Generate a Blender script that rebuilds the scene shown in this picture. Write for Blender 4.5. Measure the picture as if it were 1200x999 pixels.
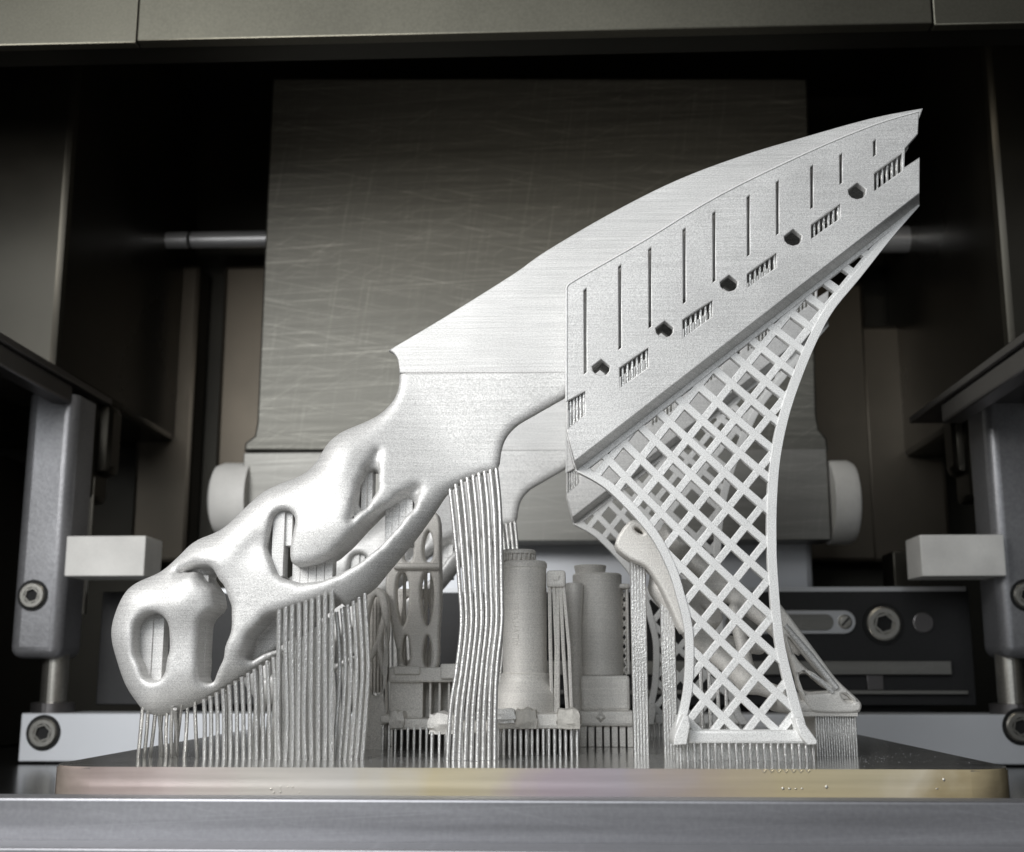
import bpy, bmesh, math, random
import numpy as np
from mathutils import Vector, Matrix
R = math.radians
random.seed(7)
for o in list(bpy.data.objects): bpy.data.objects.remove(o)
scn = bpy.context.scene

# ------------------------------------------------------------------ camera
F_PX, CX, CY = 1450.0, 600.0, 499.5
PITCH = math.atan(288.5 / F_PX)
YAW = math.atan(64 * math.cos(PITCH) / F_PX)
D0 = 0.3257
fwd = np.array([-math.sin(YAW) * math.cos(PITCH), math.cos(YAW) * math.cos(PITCH), math.sin(PITCH)])
rgt = np.array([math.cos(YAW), math.sin(YAW), 0.0])
upv = np.cross(rgt, fwd)
def ray(px, py): return fwd + rgt * (px - CX) / F_PX - upv * (py - CY) / F_PX
_d = ray(621.5, 900.5); _t = D0 / _d[1]
CAM = np.array([-_t * _d[0], -D0, -_t * _d[2]])          # plate centre x = 0, plate top z = 0, plate front y = 0
def at(px, py, Y):
    """point of the place seen at photo position (px,py) at depth Y (metres)"""
    d = ray(px, py); t = (Y - CAM[1]) / d[1]
    return Vector(CAM + t * d)
cam = bpy.data.cameras.new('camera'); camo = bpy.data.objects.new('camera', cam)
scn.collection.objects.link(camo)
camo.location = CAM; camo.rotation_euler = (math.pi / 2 + PITCH, 0, YAW)
cam.sensor_fit = 'HORIZONTAL'; cam.sensor_width = 36; cam.lens = 36 * F_PX / 1200
cam.clip_start = 0.005; cam.clip_end = 20
cam.dof.use_dof = True; cam.dof.focus_distance = 0.37; cam.dof.aperture_fstop = 22
scn.camera = camo
# ------------------------------------------------------------------ light
w = bpy.data.worlds.new('World'); scn.world = w; w.use_nodes = True
w.node_tree.nodes['Background'].inputs[0].default_value = (0.95, 0.98, 1.0, 1)
w.node_tree.nodes['Background'].inputs[1].default_value = 0.09
def area(name, loc, target, sx, sy, power, col):
    l = bpy.data.lights.new(name, 'AREA'); l.shape = 'RECTANGLE'; l.size = sx; l.size_y = sy
    l.energy = power; l.color = col
    o = bpy.data.objects.new(name, l); scn.collection.objects.link(o)
    o.location = loc; o.rotation_euler = (Vector(target) - Vector(loc)).to_track_quat('-Z', 'Y').to_euler()
    return o
area('lamp_door_strip', (-0.24, -0.24, 0.24), (-0.02, 0.05, 0.05), 0.22, 0.12, 1.12, (1.0, 0.985, 0.96))
area('lamp_room_window', (-0.35, -0.95, 0.50), (0.0, 0.15, 0.08), 0.9, 0.6, 5.2, (0.93, 0.97, 1.0))
area('lamp_chamber_strip', (0.02, 0.166, 0.306), (0.02, 0.335, 0.20), 0.36, 0.012, 0.06, (1.0, 0.92, 0.78))
scn.view_settings.view_transform = 'Standard'; scn.view_settings.look = 'None'
scn.view_settings.exposure = 0.15; scn.view_settings.gamma = 1.0
scn.render.engine = 'CYCLES'; scn.cycles.use_denoising = True
scn.cycles.max_bounces = 8; scn.cycles.sample_clamp_indirect = 6

# ------------------------------------------------------------------ materials
MATS = {}
def nd(nt, t, **kw):
    n = nt.nodes.new(t)
    for k, v in kw.items():
        if k.startswith('i_'): n.inputs[k[2:].replace('_', ' ')].default_value = v
        else: setattr(n, k, v)
    return n
def mat(name, base, rough=0.5, metal=0.0, grain=0, grain_amt=0.0, bump=0.0, stretch=(1, 1, 1), vary=0.0, vscale=40,
        rvary=0.0, scratch=0.0, layers=0.0, aniso=0.0, spec=0.5):
    m = bpy.data.materials.new(name); m.use_nodes = True; nt = m.node_tree
    p = nt.nodes['Principled BSDF']; L = nt.links.new
    p.inputs['Roughness'].default_value = rough; p.inputs['Metallic'].default_value = metal
    p.inputs['Specular IOR Level'].default_value = spec
    tc = nd(nt, 'ShaderNodeTexCoord'); co = tc.outputs['Object']
    mp = nd(nt, 'ShaderNodeMapping'); mp.inputs['Scale'].default_value = stretch; L(co, mp.inputs['Vector'])
    col = None
    def mul(prev, fac_socket, lo, hi):
        mr = nd(nt, 'ShaderNodeMapRange'); L(fac_socket, mr.inputs['Value'])
        mr.inputs['From Min'].default_value = 0.3; mr.inputs['From Max'].default_value = 0.7
        mr.inputs['To Min'].default_value = lo; mr.inputs['To Max'].default_value = hi
        mx = nd(nt, 'ShaderNodeMix', data_type='RGBA', blend_type='MULTIPLY'); mx.inputs['Factor'].default_value = 1
        if prev is None: mx.inputs[6].default_value = (*base, 1)
        else: L(prev, mx.inputs[6])
        L(mr.outputs[0], mx.inputs[7]); return mx.outputs[2]
    height = None
    if vary:
        n = nd(nt, 'ShaderNodeTexNoise'); n.inputs['Scale'].default_value = vscale; n.inputs['Detail'].default_value = 5
        L(mp.outputs[0], n.inputs['Vector']); col = mul(col, n.outputs[0], 1 - vary, 1 + vary)
        if rvary:
            mr = nd(nt, 'ShaderNodeMapRange'); L(n.outputs[0], mr.inputs['Value'])
            mr.inputs['From Min'].default_value = .3; mr.inputs['From Max'].default_value = .7
            mr.inputs['To Min'].default_value = rough - rvary; mr.inputs['To Max'].default_value = rough + rvary
            L(mr.outputs[0], p.inputs['Roughness'])
    if grain:
        n = nd(nt, 'ShaderNodeTexNoise'); n.inputs['Scale'].default_value = grain; n.inputs['Detail'].default_value = 2
        L(co, n.inputs['Vector']); height = n.outputs[0]
        if grain_amt: col = mul(col, n.outputs[0], 1 - grain_amt, 1 + grain_amt)
    if layers:
        m2 = nd(nt, 'ShaderNodeMapping'); m2.inputs['Scale'].default_value = (40, 40, 2600); L(co, m2.inputs['Vector'])
        n = nd(nt, 'ShaderNodeTexNoise'); n.inputs['Scale'].default_value = 1; n.inputs['Detail'].default_value = 3
        L(m2.outputs[0], n.inputs['Vector']); col = mul(col, n.outputs[0], 1 - layers, 1 + layers)
    if scratch:
        # fine hairline scratches in random directions
        for k, (rot, sc) in enumerate((((0, R(3), 0), (9, 1, 1100)), ((0, R(82), 0), (16, 1, 800)), ((0, R(-12), 0), (14, 1, 900)), ((0, R(31), 0), (22, 1, 700)))):
            m3 = nd(nt, 'ShaderNodeMapping'); m3.inputs['Rotation'].default_value = rot; L(co, m3.inputs['Vector'])
            m4 = nd(nt, 'ShaderNodeMapping'); m4.inputs['Scale'].default_value = sc; L(m3.outputs[0], m4.inputs['Vector'])
            n = nd(nt, 'ShaderNodeTexNoise'); n.inputs['Scale'].default_value = 1; n.inputs['Detail'].default_value = 2
            n.inputs['Distortion'].default_value = 1.6
            L(m4.outputs[0], n.inputs['Vector'])
            mr = nd(nt, 'ShaderNodeMapRange'); L(n.outputs[0], mr.inputs['Value'])
            mr.inputs['From Min'].default_value = .60; mr.inputs['From Max'].default_value = .72
            mr.inputs['To Min'].default_value = 1; mr.inputs['To Max'].default_value = 1 + scratch * (1 if k == 0 else .7 if k == 2 else .35)
            mx = nd(nt, 'ShaderNodeMix', data_type='RGBA', blend_type='MULTIPLY'); mx.inputs['Factor'].default_value = 1
            if col is None: mx.inputs[6].default_value = (*base, 1)
            else: L(col, mx.inputs[6])
            L(mr.outputs[0], mx.inputs[7]); col = mx.outputs[2]
    if col is None: p.inputs['Base Color'].default_value = (*base, 1)
    else: L(col, p.inputs['Base Color'])
    if bump and height is not None:
        b = nd(nt, 'ShaderNodeBump'); b.inputs['Strength'].default_value = bump; b.inputs['Distance'].default_value = 0.0004
        L(height, b.inputs['Height']); L(b.outputs[0], p.inputs['Normal'])
    MATS[name] = m; return m
mat('sintered', (.66, .655, .645), .52, .4, grain=3700, grain_amt=.30, bump=.22, layers=.11, vary=.09, vscale=40)
mat('sintered_sheath', (.665, .66, .65), .5, .45, grain=3700, grain_amt=.30, bump=.22, layers=.11, vary=.10, vscale=35)
mat('sintered_rod', (.70, .695, .68), .38, .78, grain=2200, grain_amt=.14, bump=.4)
mat('sintered_lattice', (.86, .86, .85), .55, .2, grain=3300, grain_amt=.22, bump=.4, vary=.05, vscale=90)
mat('sintered_warm', (.76, .74, .705), .55, .3, grain=2600, grain_amt=.14, bump=.5, layers=.05, vary=.08, vscale=50)
mat('powder', (.60, .58, .54), .8, .2, grain=1500, grain_amt=.1, bump=.5)
mat('panel_steel', (.145, .142, .127), .5, .85, vary=.16, vscale=1, stretch=(9, 9, 420), rvary=.05, scratch=.8)
mat('bar_steel', (.25, .246, .23), .5, .8, vary=.15, vscale=1, stretch=(12, 12, 160), rvary=.05, scratch=.3)
mat('dark_steel', (.055, .051, .042), .32, .85, vary=.3, vscale=9, rvary=.08)
mat('beam_steel', (.135, .128, .102), .38, .85, vary=.18, vscale=14, grain=900, grain_amt=.08)
mat('wall_dark', (.035, .033, .027), .42, .7, vary=.3, vscale=8)
mat('wall_brown', (.11, .095, .075), .4, .75, vary=.25, vscale=10)
mat('aluminium', (.66, .67, .69), .38, .6, grain=1500, grain_amt=.05, vary=.05, vscale=30)
mat('aluminium_bright', (.80, .82, .86), .4, .35, vary=.04, vscale=20)
mat('post_metal', (.33, .33, .345), .40, .6, grain=700, grain_amt=.10, bump=.15, vary=.12, vscale=30)
mat('plastic_white', (.87, .855, .82), .5, 0, vary=.09, vscale=55, grain=1200, grain_amt=.03)
mat('black_anodised', (.022, .022, .023), .42, .2, grain=1500, grain_amt=.15, bump=.1)
mat('screw_steel', (.62, .60, .55), .3, .95, grain=900, grain_amt=.1)
mat('shade_black', (.006, .006, .006), .7, 0)  # black for the painted shade round screw heads and in the slot
mat('rail_steel', (.20, .19, .19), .35, .9, vary=.1, vscale=20)
mat('ledge_steel', (.34, .34, .36), .45, .7, vary=.14, vscale=1, stretch=(8, 8, 200), rvary=.06, grain=900, grain_amt=.06, scratch=.1)
mat('table_steel', (.10, .10, .10), .22, .95, vary=.1, vscale=10)
mat('dot_bright', (.75, .73, .68), .4, .8)
mat('comb_shade', (.05, .048, .045), .7, .3)  # near-black tone for the shade behind support combs
# build plate: ground top, heat-tinted sides
def plate_material():
    m = bpy.data.materials.new('build_plate_steel'); m.use_nodes = True; nt = m.node_tree; L = nt.links.new
    p = nt.nodes['Principled BSDF']; p.inputs['Metallic'].default_value = .8
    tc = nd(nt, 'ShaderNodeTexCoord'); sx = nd(nt, 'ShaderNodeSeparateXYZ'); L(tc.outputs['Object'], sx.inputs[0])
    mr = nd(nt, 'ShaderNodeMapRange'); L(sx.outputs['X'], mr.inputs['Value'])
    mr.inputs['From Min'].default_value = -.125; mr.inputs['From Max'].default_value = .125
    cr = nd(nt, 'ShaderNodeValToRGB'); nw = nd(nt, 'ShaderNodeTexNoise'); nw.inputs['Scale'].default_value = 55; nw.inputs['Detail'].default_value = 5; L(tc.outputs['Object'], nw.inputs['Vector'])
    ad = nd(nt, 'ShaderNodeMath', operation='MULTIPLY_ADD'); L(nw.outputs[0], ad.inputs[0]); ad.inputs[1].default_value = .14; L(mr.outputs[0], ad.inputs[2])
    sb_ = nd(nt, 'ShaderNodeMath', operation='SUBTRACT'); L(ad.outputs[0], sb_.inputs[0]); sb_.inputs[1].default_value = .07
    L(sb_.outputs[0], cr.inputs[0]); e = cr.color_ramp.elements; BR = 1.6
    stops = [(0, (.25, .21, .18)), (.05, (.33, .27, .25)), (.12, (.50, .43, .41)), (.22, (.52, .49, .45)), (.33, (.49, .47, .44)),
             (.40, (.50, .44, .30)), (.47, (.50, .45, .34)), (.52, (.42, .36, .39)), (.60, (.41, .37, .40)), (.67, (.45, .38, .31)),
             (.76, (.50, .43, .28)), (.86, (.52, .46, .32)), (.90, (.60, .54, .42)), (.94, (.40, .33, .20)), (1, (.16, .13, .09))]
    while len(e) < len(stops): e.new(.5)
    for k, (ps, c) in enumerate(stops): e[k].position = ps; e[k].color = (*[min(1, x * BR) for x in c], 1)
    geo = nd(nt, 'ShaderNodeNewGeometry'); sn = nd(nt, 'ShaderNodeSeparateXYZ'); L(geo.outputs['Normal'], sn.inputs[0])
    mx = nd(nt, 'ShaderNodeMix', data_type='RGBA'); L(sn.outputs['Z'], mx.inputs['Factor'])
    L(cr.outputs[0], mx.inputs[6]); mx.inputs[7].default_value = (.56, .55, .53, 1)
    mr4 = nd(nt, 'ShaderNodeMapRange'); L(sn.outputs['Z'], mr4.inputs['Value']); mr4.inputs['To Min'].default_value = .4; mr4.inputs['To Max'].default_value = .85
    L(mr4.outputs[0], p.inputs['Metallic'])
    mp = nd(nt, 'ShaderNodeMapping'); mp.inputs['Scale'].default_value = (14, 420, 420); L(tc.outputs['Object'], mp.inputs[0])
    n = nd(nt, 'ShaderNodeTexNoise'); n.inputs['Scale'].default_value = 1; n.inputs['Detail'].default_value = 4; L(mp.outputs[0], n.inputs[0])
    m2 = nd(nt, 'ShaderNodeMapRange'); L(n.outputs[0], m2.inputs['Value']); m2.inputs['To Min'].default_value = .06; m2.inputs['To Max'].default_value = .26
    L(m2.outputs[0], p.inputs['Roughness'])
    m3 = nd(nt, 'ShaderNodeMapRange'); L(n.outputs[0], m3.inputs['Value']); m3.inputs['To Min'].default_value = .75; m3.inputs['To Max'].default_value = 1.25
    mm = nd(nt, 'ShaderNodeMix', data_type='RGBA', blend_type='MULTIPLY'); mm.inputs['Factor'].default_value = 1
    L(mx.outputs[2], mm.inputs[6]); L(m3.outputs[0], mm.inputs[7]); L(mm.outputs[2], p.inputs['Base Color'])
    MATS['plate'] = m
plate_material()

# ------------------------------------------------------------------ helpers
COL = scn.collection
def link_mesh(name, me, m, parent=None, smooth=False):
    o = bpy.data.objects.new(name, me); COL.objects.link(o)
    if m:
        me.materials.clear(); me.materials.append(MATS[m])
    if smooth: me.polygons.foreach_set('use_smooth', [True] * len(me.polygons))
    if parent is not None:
        o.parent = parent; o.location = -Vector(root_of(parent))
        if parent.type == 'MESH': o.location = (0, 0, 0)
    return o
def root_of(p): return p.location if p.parent is None else (0, 0, 0)
def tag(o, label, cat=None, group=None, kind=None):
    o['label'] = label
    if cat: o['category'] = cat
    if group: o['group'] = group
    if kind: o['kind'] = kind
    return o
def struct(o): o['kind'] = 'structure'; return o
def thing(name, loc, label, cat, group=None):
    o = bpy.data.objects.new(name, None); COL.objects.link(o); o.location = loc; o.empty_display_size = .01
    return tag(o, label, cat, group)
def bm_obj(name, bm, m, parent=None, smooth=False, bevel=0, seg=2):
    if bevel:
        bmesh.ops.bevel(bm, geom=[e for e in bm.edges if e.is_manifold and e.calc_face_angle(0) > .5], offset=bevel, segments=seg, affect='EDGES', profile=.5)
    bmesh.ops.recalc_face_normals(bm, faces=bm.faces[:])
    me = bpy.data.meshes.new(name); bm.to_mesh(me); bm.free()
    o = link_mesh(name, me, m, parent)
    if smooth or bevel: smooth_angle(me, 40)
    return o
def smooth_angle(me, deg):
    me.update()
    nrm = np.zeros(len(me.polygons) * 3, np.float32); me.polygons.foreach_get('normal', nrm)
    flat = np.abs(nrm.reshape(-1, 3)).max(1) > .9995
    _smooth_angle(me, deg)
    me.polygons.foreach_set('use_smooth', ~flat)
def _smooth_angle(me, deg):
    me.polygons.foreach_set('use_smooth', [True] * len(me.polygons))
    bm = bmesh.new(); bm.from_mesh(me)
    for e in bm.edges: e.smooth = not (len(e.link_faces) == 2 and e.calc_face_angle(0) > R(deg))
    bm.to_mesh(me); bm.free()
def box_bm(x0, x1, y0, y1, z0, z1, bm=None):
    bm = bm or bmesh.new()
    g = bmesh.ops.create_cube(bm, size=1)
    for v in g['verts']:
        v.co = Vector(((x0 + x1) / 2 + v.co.x * (x1 - x0), (y0 + y1) / 2 + v.co.y * (y1 - y0), (z0 + z1) / 2 + v.co.z * (z1 - z0)))
    return bm
def box(name, x0, x1, y0, y1, z0, z1, m, parent=None, bevel=0.0, seg=2):
    return bm_obj(name, box_bm(x0, x1, y0, y1, z0, z1), m, parent, bevel=bevel, seg=seg)
def pbox(name, px0, py0, px1, py1, Y0, Y1, m, parent=None, bevel=0.0, seg=2):
    a = at(px0, py0, Y0); b = at(px1, py1, Y0)
    return box(name, min(a.x, b.x), max(a.x, b.x), Y0, Y1, min(a.z, b.z), max(a.z, b.z), m, parent, bevel, seg)
def tube_mesh(pts, rad, sides=7, name='rod', flat=1.0):
    """tube along a polyline; rad scalar or list"""
    pts = [Vector(p) for p in pts]; n = len(pts)
    if not hasattr(rad, '__len__'): rad = [rad] * n
    vs, fs = [], []
    for i, p in enumerate(pts):
        t = (pts[min(i + 1, n - 1)] - pts[max(i - 1, 0)]).normalized()
        a = t.cross(Vector((0, 1, 0)))
        if a.length < 1e-4: a = t.cross(Vector((1, 0, 0)))
        a.normalize(); b = t.cross(a).normalized()
        for k in range(sides):
            th = 2 * math.pi * k / sides
            vs.append(p + a * math.cos(th) * rad[i] + b * math.sin(th) * rad[i] * flat)
    for i in range(n - 1):
        for k in range(sides):
            k2 = (k + 1) % sides
            fs.append((i * sides + k, i * sides + k2, (i + 1) * sides + k2, (i + 1) * sides + k))
    fs.append(tuple(range(sides - 1, -1, -1))); fs.append(tuple((n - 1) * sides + k for k in range(sides)))
    me = bpy.data.meshes.new(name); me.from_pydata([tuple(v) for v in vs], [], fs); me.update()
    return me
def tube(name, pts, rad, m, parent=None, sides=7, flat=1.0):
    me = tube_mesh(pts, rad, sides, name, flat); o = link_mesh(name, me, m, parent); smooth_angle(me, 50); return o
def lathe(name, prof, centre, axis, m, parent=None, sides=40):
    """prof: list of (radius, height) along axis"""
    ax = Vector(axis).normalized(); a = ax.orthogonal().normalized(); b = ax.cross(a)
    vs, fs = [], []
    for r, h in prof:
        for k in range(sides):
            th = 2 * math.pi * k / sides
            vs.append(tuple(Vector(centre) + ax * h + (a * math.cos(th) + b * math.sin(th)) * r))
    n = len(prof)
    for i in range(n - 1):
        for k in range(sides):
            k2 = (k + 1) % sides
            fs.append((i * sides + k, i * sides + k2, (i + 1) * sides + k2, (i + 1) * sides + k))
    if prof[0][0] > 1e-6: fs.append(tuple(range(sides - 1, -1, -1)))
    if prof[-1][0] > 1e-6: fs.append(tuple((n - 1) * sides + k for k in range(sides)))
    me = bpy.data.meshes.new(name); me.from_pydata(vs, [], fs); me.update()
    bm = bmesh.new(); bm.from_mesh(me); bmesh.ops.remove_doubles(bm, verts=bm.verts[:], dist=1e-7)
    bmesh.ops.recalc_face_normals(bm, faces=bm.faces[:]); bm.to_mesh(me); bm.free()
    o = link_mesh(name, me, m, parent); smooth_angle(me, 35); return o
def plate(name, outer, holes, Y0, Y1, m, parent=None, bevel=0.0002, mapped=False):
    """slab between depths Y0 (front) and Y1 with an outline and holes given in photo positions on its front face"""
    cu = bpy.data.curves.new(name, 'CURVE'); cu.dimensions = '2D'; cu.fill_mode = 'BOTH'
    th = Y1 - Y0; cu.extrude = th / 2 - bevel; cu.bevel_depth = bevel; cu.bevel_resolution = 1; cu.offset = -bevel
    for loop in [outer] + list(holes):
        sp = cu.splines.new('POLY'); sp.points.add(len(loop) - 1); sp.use_cyclic_u = True
        for k, q in enumerate(loop):
            p = Vector((q[0], 0, q[1])) if mapped else at(q[0], q[1], Y0)
            sp.points[k].co = (p.x, p.z, 0, 1)
    tmp = bpy.data.objects.new('tmp', cu); COL.objects.link(tmp)
    dg = bpy.context.evaluated_depsgraph_get()
    me = bpy.data.meshes.new_from_object(tmp.evaluated_get(dg))
    bpy.data.objects.remove(tmp); bpy.data.curves.remove(cu)
    mid = (Y0 + Y1) / 2
    me.transform(Matrix(((1, 0, 0, 0), (0, 0, -1, mid), (0, 1, 0, 0), (0, 0, 0, 1))))
    bm = bmesh.new(); bm.from_mesh(me); bmesh.ops.remove_doubles(bm, verts=bm.verts[:], dist=1e-7)
    bmesh.ops.recalc_face_normals(bm, faces=bm.faces[:]); bm.to_mesh(me); bm.free(); me.name = name
    return link_mesh(name, me, m, parent)
def spline(pts, n=8, closed=False):
    """Catmull-Rom through points of any dimension"""
    P = [np.array(p, float) for p in pts]; out = []; N = len(P)
    for i in range(N if closed else N - 1):
        p0, p1, p2, p3 = (P[(i - 1) % N], P[i], P[(i + 1) % N], P[(i + 2) % N]) if closed else (P[max(i - 1, 0)], P[i], P[i + 1], P[min(i + 2, N - 1)])
        for k in range(n):
            t = k / n
            out.append(.5 * ((2 * p1) + (-p0 + p2) * t + (2 * p0 - 5 * p1 + 4 * p2 - p3) * t * t + (-p0 + 3 * p1 - 3 * p2 + p3) * t ** 3))
    if not closed: out.append(P[-1])
    return [tuple(q) for q in out]
def dup(root, off, label, group=None):
    r = root.copy(); COL.objects.link(r); r.location = Vector(root.location) + Vector(off); r['label'] = label
    if group: r['group'] = group
    def kids(src, dst):
        for ch in list(src.children):
            c = ch.copy(); COL.objects.link(c); c.parent = dst; kids(ch, c)
    kids(root, r); return r
# ---- surface nets on a signed field
def surface_nets(f, org, h):
    nx, ny, nz = f.shape
    acc = np.zeros((nx - 1, ny - 1, nz - 1, 3), np.float32); cnt = np.zeros((nx - 1, ny - 1, nz - 1), np.int32)
    def sl(o): return tuple(slice(o[a], o[a] + (nx, ny, nz)[a] - 1) for a in range(3))
    for ax in range(3):
        oth = [a for a in range(3) if a != ax]
        for i in (0, 1):
            for j in (0, 1):
                a = [0, 0, 0]; a[oth[0]] = i; a[oth[1]] = j; b = list(a); b[ax] = 1
                fa, fb = f[sl(a)], f[sl(b)]; m = (fa < 0) != (fb < 0)
                t = fa[m] / (fa[m] - fb[m]); q = np.tile(np.array(a, np.float32), (t.size, 1)); q[:, ax] += t
                acc[m] += q; cnt[m] += 1
    act = cnt > 0; idx = -np.ones(cnt.shape, np.int64); idx[act] = np.arange(act.sum())
    cells = np.argwhere(act); v = (cells + acc[act] / cnt[act][:, None]) * h + np.array(org)
    quads = []
    s = f < 0
    for ax in range(3):
        b, c = (ax + 1) % 3, (ax + 2) % 3
        lo = [slice(None)] * 3; hi = [slice(None)] * 3; lo[ax] = slice(0, -1); hi[ax] = slice(1, None)
        ch = s[tuple(lo)] != s[tuple(hi)]
        e = np.argwhere(ch); dims = cnt.shape
        ok = (e[:, b] > 0) & (e[:, c] > 0) & (e[:, b] < dims[b]) & (e[:, c] < dims[c]); e = e[ok]
        sg = s[tuple(lo)][tuple(e.T)]
        def g(db, dc):
            q = e.copy(); q[:, b] += db; q[:, c] += dc; return idx[tuple(q.T)]
        q = np.stack([g(-1, -1), g(0, -1), g(0, 0), g(-1, 0)], 1); q[~sg] = q[~sg][:, ::-1]
        quads.append(q)
    quads = np.concatenate(quads); quads = quads[(quads >= 0).all(1)]
    # light Laplacian smoothing
    for _ in range(3):
        sm = np.zeros_like(v); c = np.zeros(len(v))
        for k in range(4):
            a, d = quads[:, k], quads[:, (k + 1) % 4]
            np.add.at(sm, a, v[d]); np.add.at(sm, d, v[a]); np.add.at(c, a, 1); np.add.at(c, d, 1)
        v = v * .5 + .5 * sm / np.maximum(c, 1)[:, None]
    return v, quads
def nets_mesh(name, f, org, h):
    v, q = surface_nets(f, org, h); me = bpy.data.meshes.new(name)
    me.vertices.add(len(v)); me.vertices.foreach_set('co', v.astype(np.float32).ravel())
    me.loops.add(q.size); me.loops.foreach_set('vertex_index', q.ravel().astype(np.int32))
    me.polygons.add(len(q)); me.polygons.foreach_set('loop_start', np.arange(0, q.size, 4, dtype=np.int32))
    me.polygons.foreach_set('use_smooth', np.ones(len(q), bool)); me.update(calc_edges=True); me.validate()
    return me
def smin(a, b, k): 
    h = np.clip(.5 + .5 * (b - a) / k, 0, 1); return b * (1 - h) + a * h - k * h * (1 - h)
def smax(a, b, k): return -smin(-a, -b, k)
def poly_sdf(X, Z, poly):
    """positive inside"""
    d = np.full(X.shape, 1e9); ins = np.zeros(X.shape, bool); P = np.array(poly)
    for a, b in zip(P, np.roll(P, -1, 0)):
        e = b - a; wx, wz = X - a[0], Z - a[1]
        t = np.clip((wx * e[0] + wz * e[1]) / max(e @ e, 1e-18), 0, 1)
        d = np.minimum(d, (wx - e[0] * t) ** 2 + (wz - e[1] * t) ** 2)
        c = ((a[1] <= Z) != (b[1] <= Z))
        if e[1] != 0: ins ^= c & (X < a[0] + (Z - a[1]) / e[1] * e[0])
    d = np.sqrt(d); return np.where(ins, d, -d)
def chain2(X, Z, ch):
    """2-D distance to a chain of (x,z,r): negative inside"""
    d = np.full(X.shape, 1e9)
    for a, b in zip(ch[:-1], ch[1:]):
        ex, ez = b[0] - a[0], b[1] - a[1]; t = np.clip(((X - a[0]) * ex + (Z - a[1]) * ez) / max(ex * ex + ez * ez, 1e-18), 0, 1)
        d = np.minimum(d, np.hypot(X - a[0] - ex * t, Z - a[1] - ez * t) - (a[2] + (b[2] - a[2]) * t))
    return d
def capsule3(X, Y, Z, a, b, ra, rb):
    e = np.array(b) - np.array(a)
    t = np.clip(((X - a[0]) * e[0] + (Y - a[1]) * e[1] + (Z - a[2]) * e[2]) / (e @ e), 0, 1)
    return np.sqrt((X - a[0] - e[0] * t) ** 2 + (Y - a[1] - e[1] * t) ** 2 + (Z - a[2] - e[2] * t) ** 2) - (ra + (rb - ra) * t)

# ================================================================== the chamber (setting)
YB = .46
def X_(px, py, Y): return at(px, py, Y).x
def Z_(px, py, Y): return at(px, py, Y).z
back = struct(box('back_wall', -.5, .5, YB, YB + .02, -.2, .6, 'wall_dark'))
ceil = struct(box('chamber_ceiling', -.5, .5, .15, YB - .002, Z_(600, 72, .40), .62, 'wall_dark'))
ztab = Z_(100, 897, .26)
table = struct(box('machine_table', -.45, .45, -.012, YB - .003, ztab - .03, ztab, 'table_steel'))
xl = X_(76, 300, .25); xr = X_(1172, 300, .25)
struct(box('side_wall_left', -.49, xl, .25, YB - .004, at(132, 468, .31).z, .5, 'dark_steel', bevel=.004))
struct(box('side_wall_right', xr, .49, .25, YB - .004, at(1065, 489, .31).z, .5, 'dark_steel', bevel=.004))
struct(box('lower_wall_left', -.49, -.315, .05, YB - .005, ztab + .001, at(132, 468, .31).z - .02, 'wall_dark'))
struct(box('lower_wall_right', .315, .49, .05, YB - .005, ztab + .001, at(1065, 489, .31).z - .02, 'wall_dark'))
# vertical panels whose brown tone stands for reflections on the back wall
for n, (a, b, t, m) in enumerate(((150, 236, 310, 'wall_brown'), (246, 330, 310, 'wall_brown'), (940, 1012, 330, 'wall_brown'), (1022, 1098, 380, 'wall_brown'))):
    c = at(a, 660, .435); d = at(b, t, .435)
    struct(box('back_panel', c.x, d.x, .435, YB - .001, c.z, d.z, m, bevel=.003))
# top beam in three sections
zb = Z_(600, 40.5, .13)
xs = [(-.45, X_(161, 20, .13)), (X_(163.5, 20, .13), X_(1091, 20, .13)), (X_(1094, 20, .13), .45)]
beam = thing('top_beam', (0, .13, zb), 'dull steel beam with two seams across the top of the chamber', 'beam')
for k, (a, b) in enumerate(xs):
    box('beam_section', a, b, .13 - (.0015 if k == 1 else 0), .135, zb, zb + .34, 'beam_steel', beam, bevel=.0006)
box('beam_core', -.45, .45, .1352, .149, zb + .0006, zb + .34, 'wall_dark', beam)
# front ledge
zl = Z_(600, 937.5, -.022)
ledge = struct(box('front_ledge', -.4, .4, -.022, -.0125, Z_(600, 994.5, -.022), zl, 'ledge_steel', bevel=.0007))
struct(box('floor_sill', -.4, .4, -.036, -.0225, Z_(600, 1040, -.036), Z_(600, 997.5, -.036), 'ledge_steel', bevel=.0005))

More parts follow.
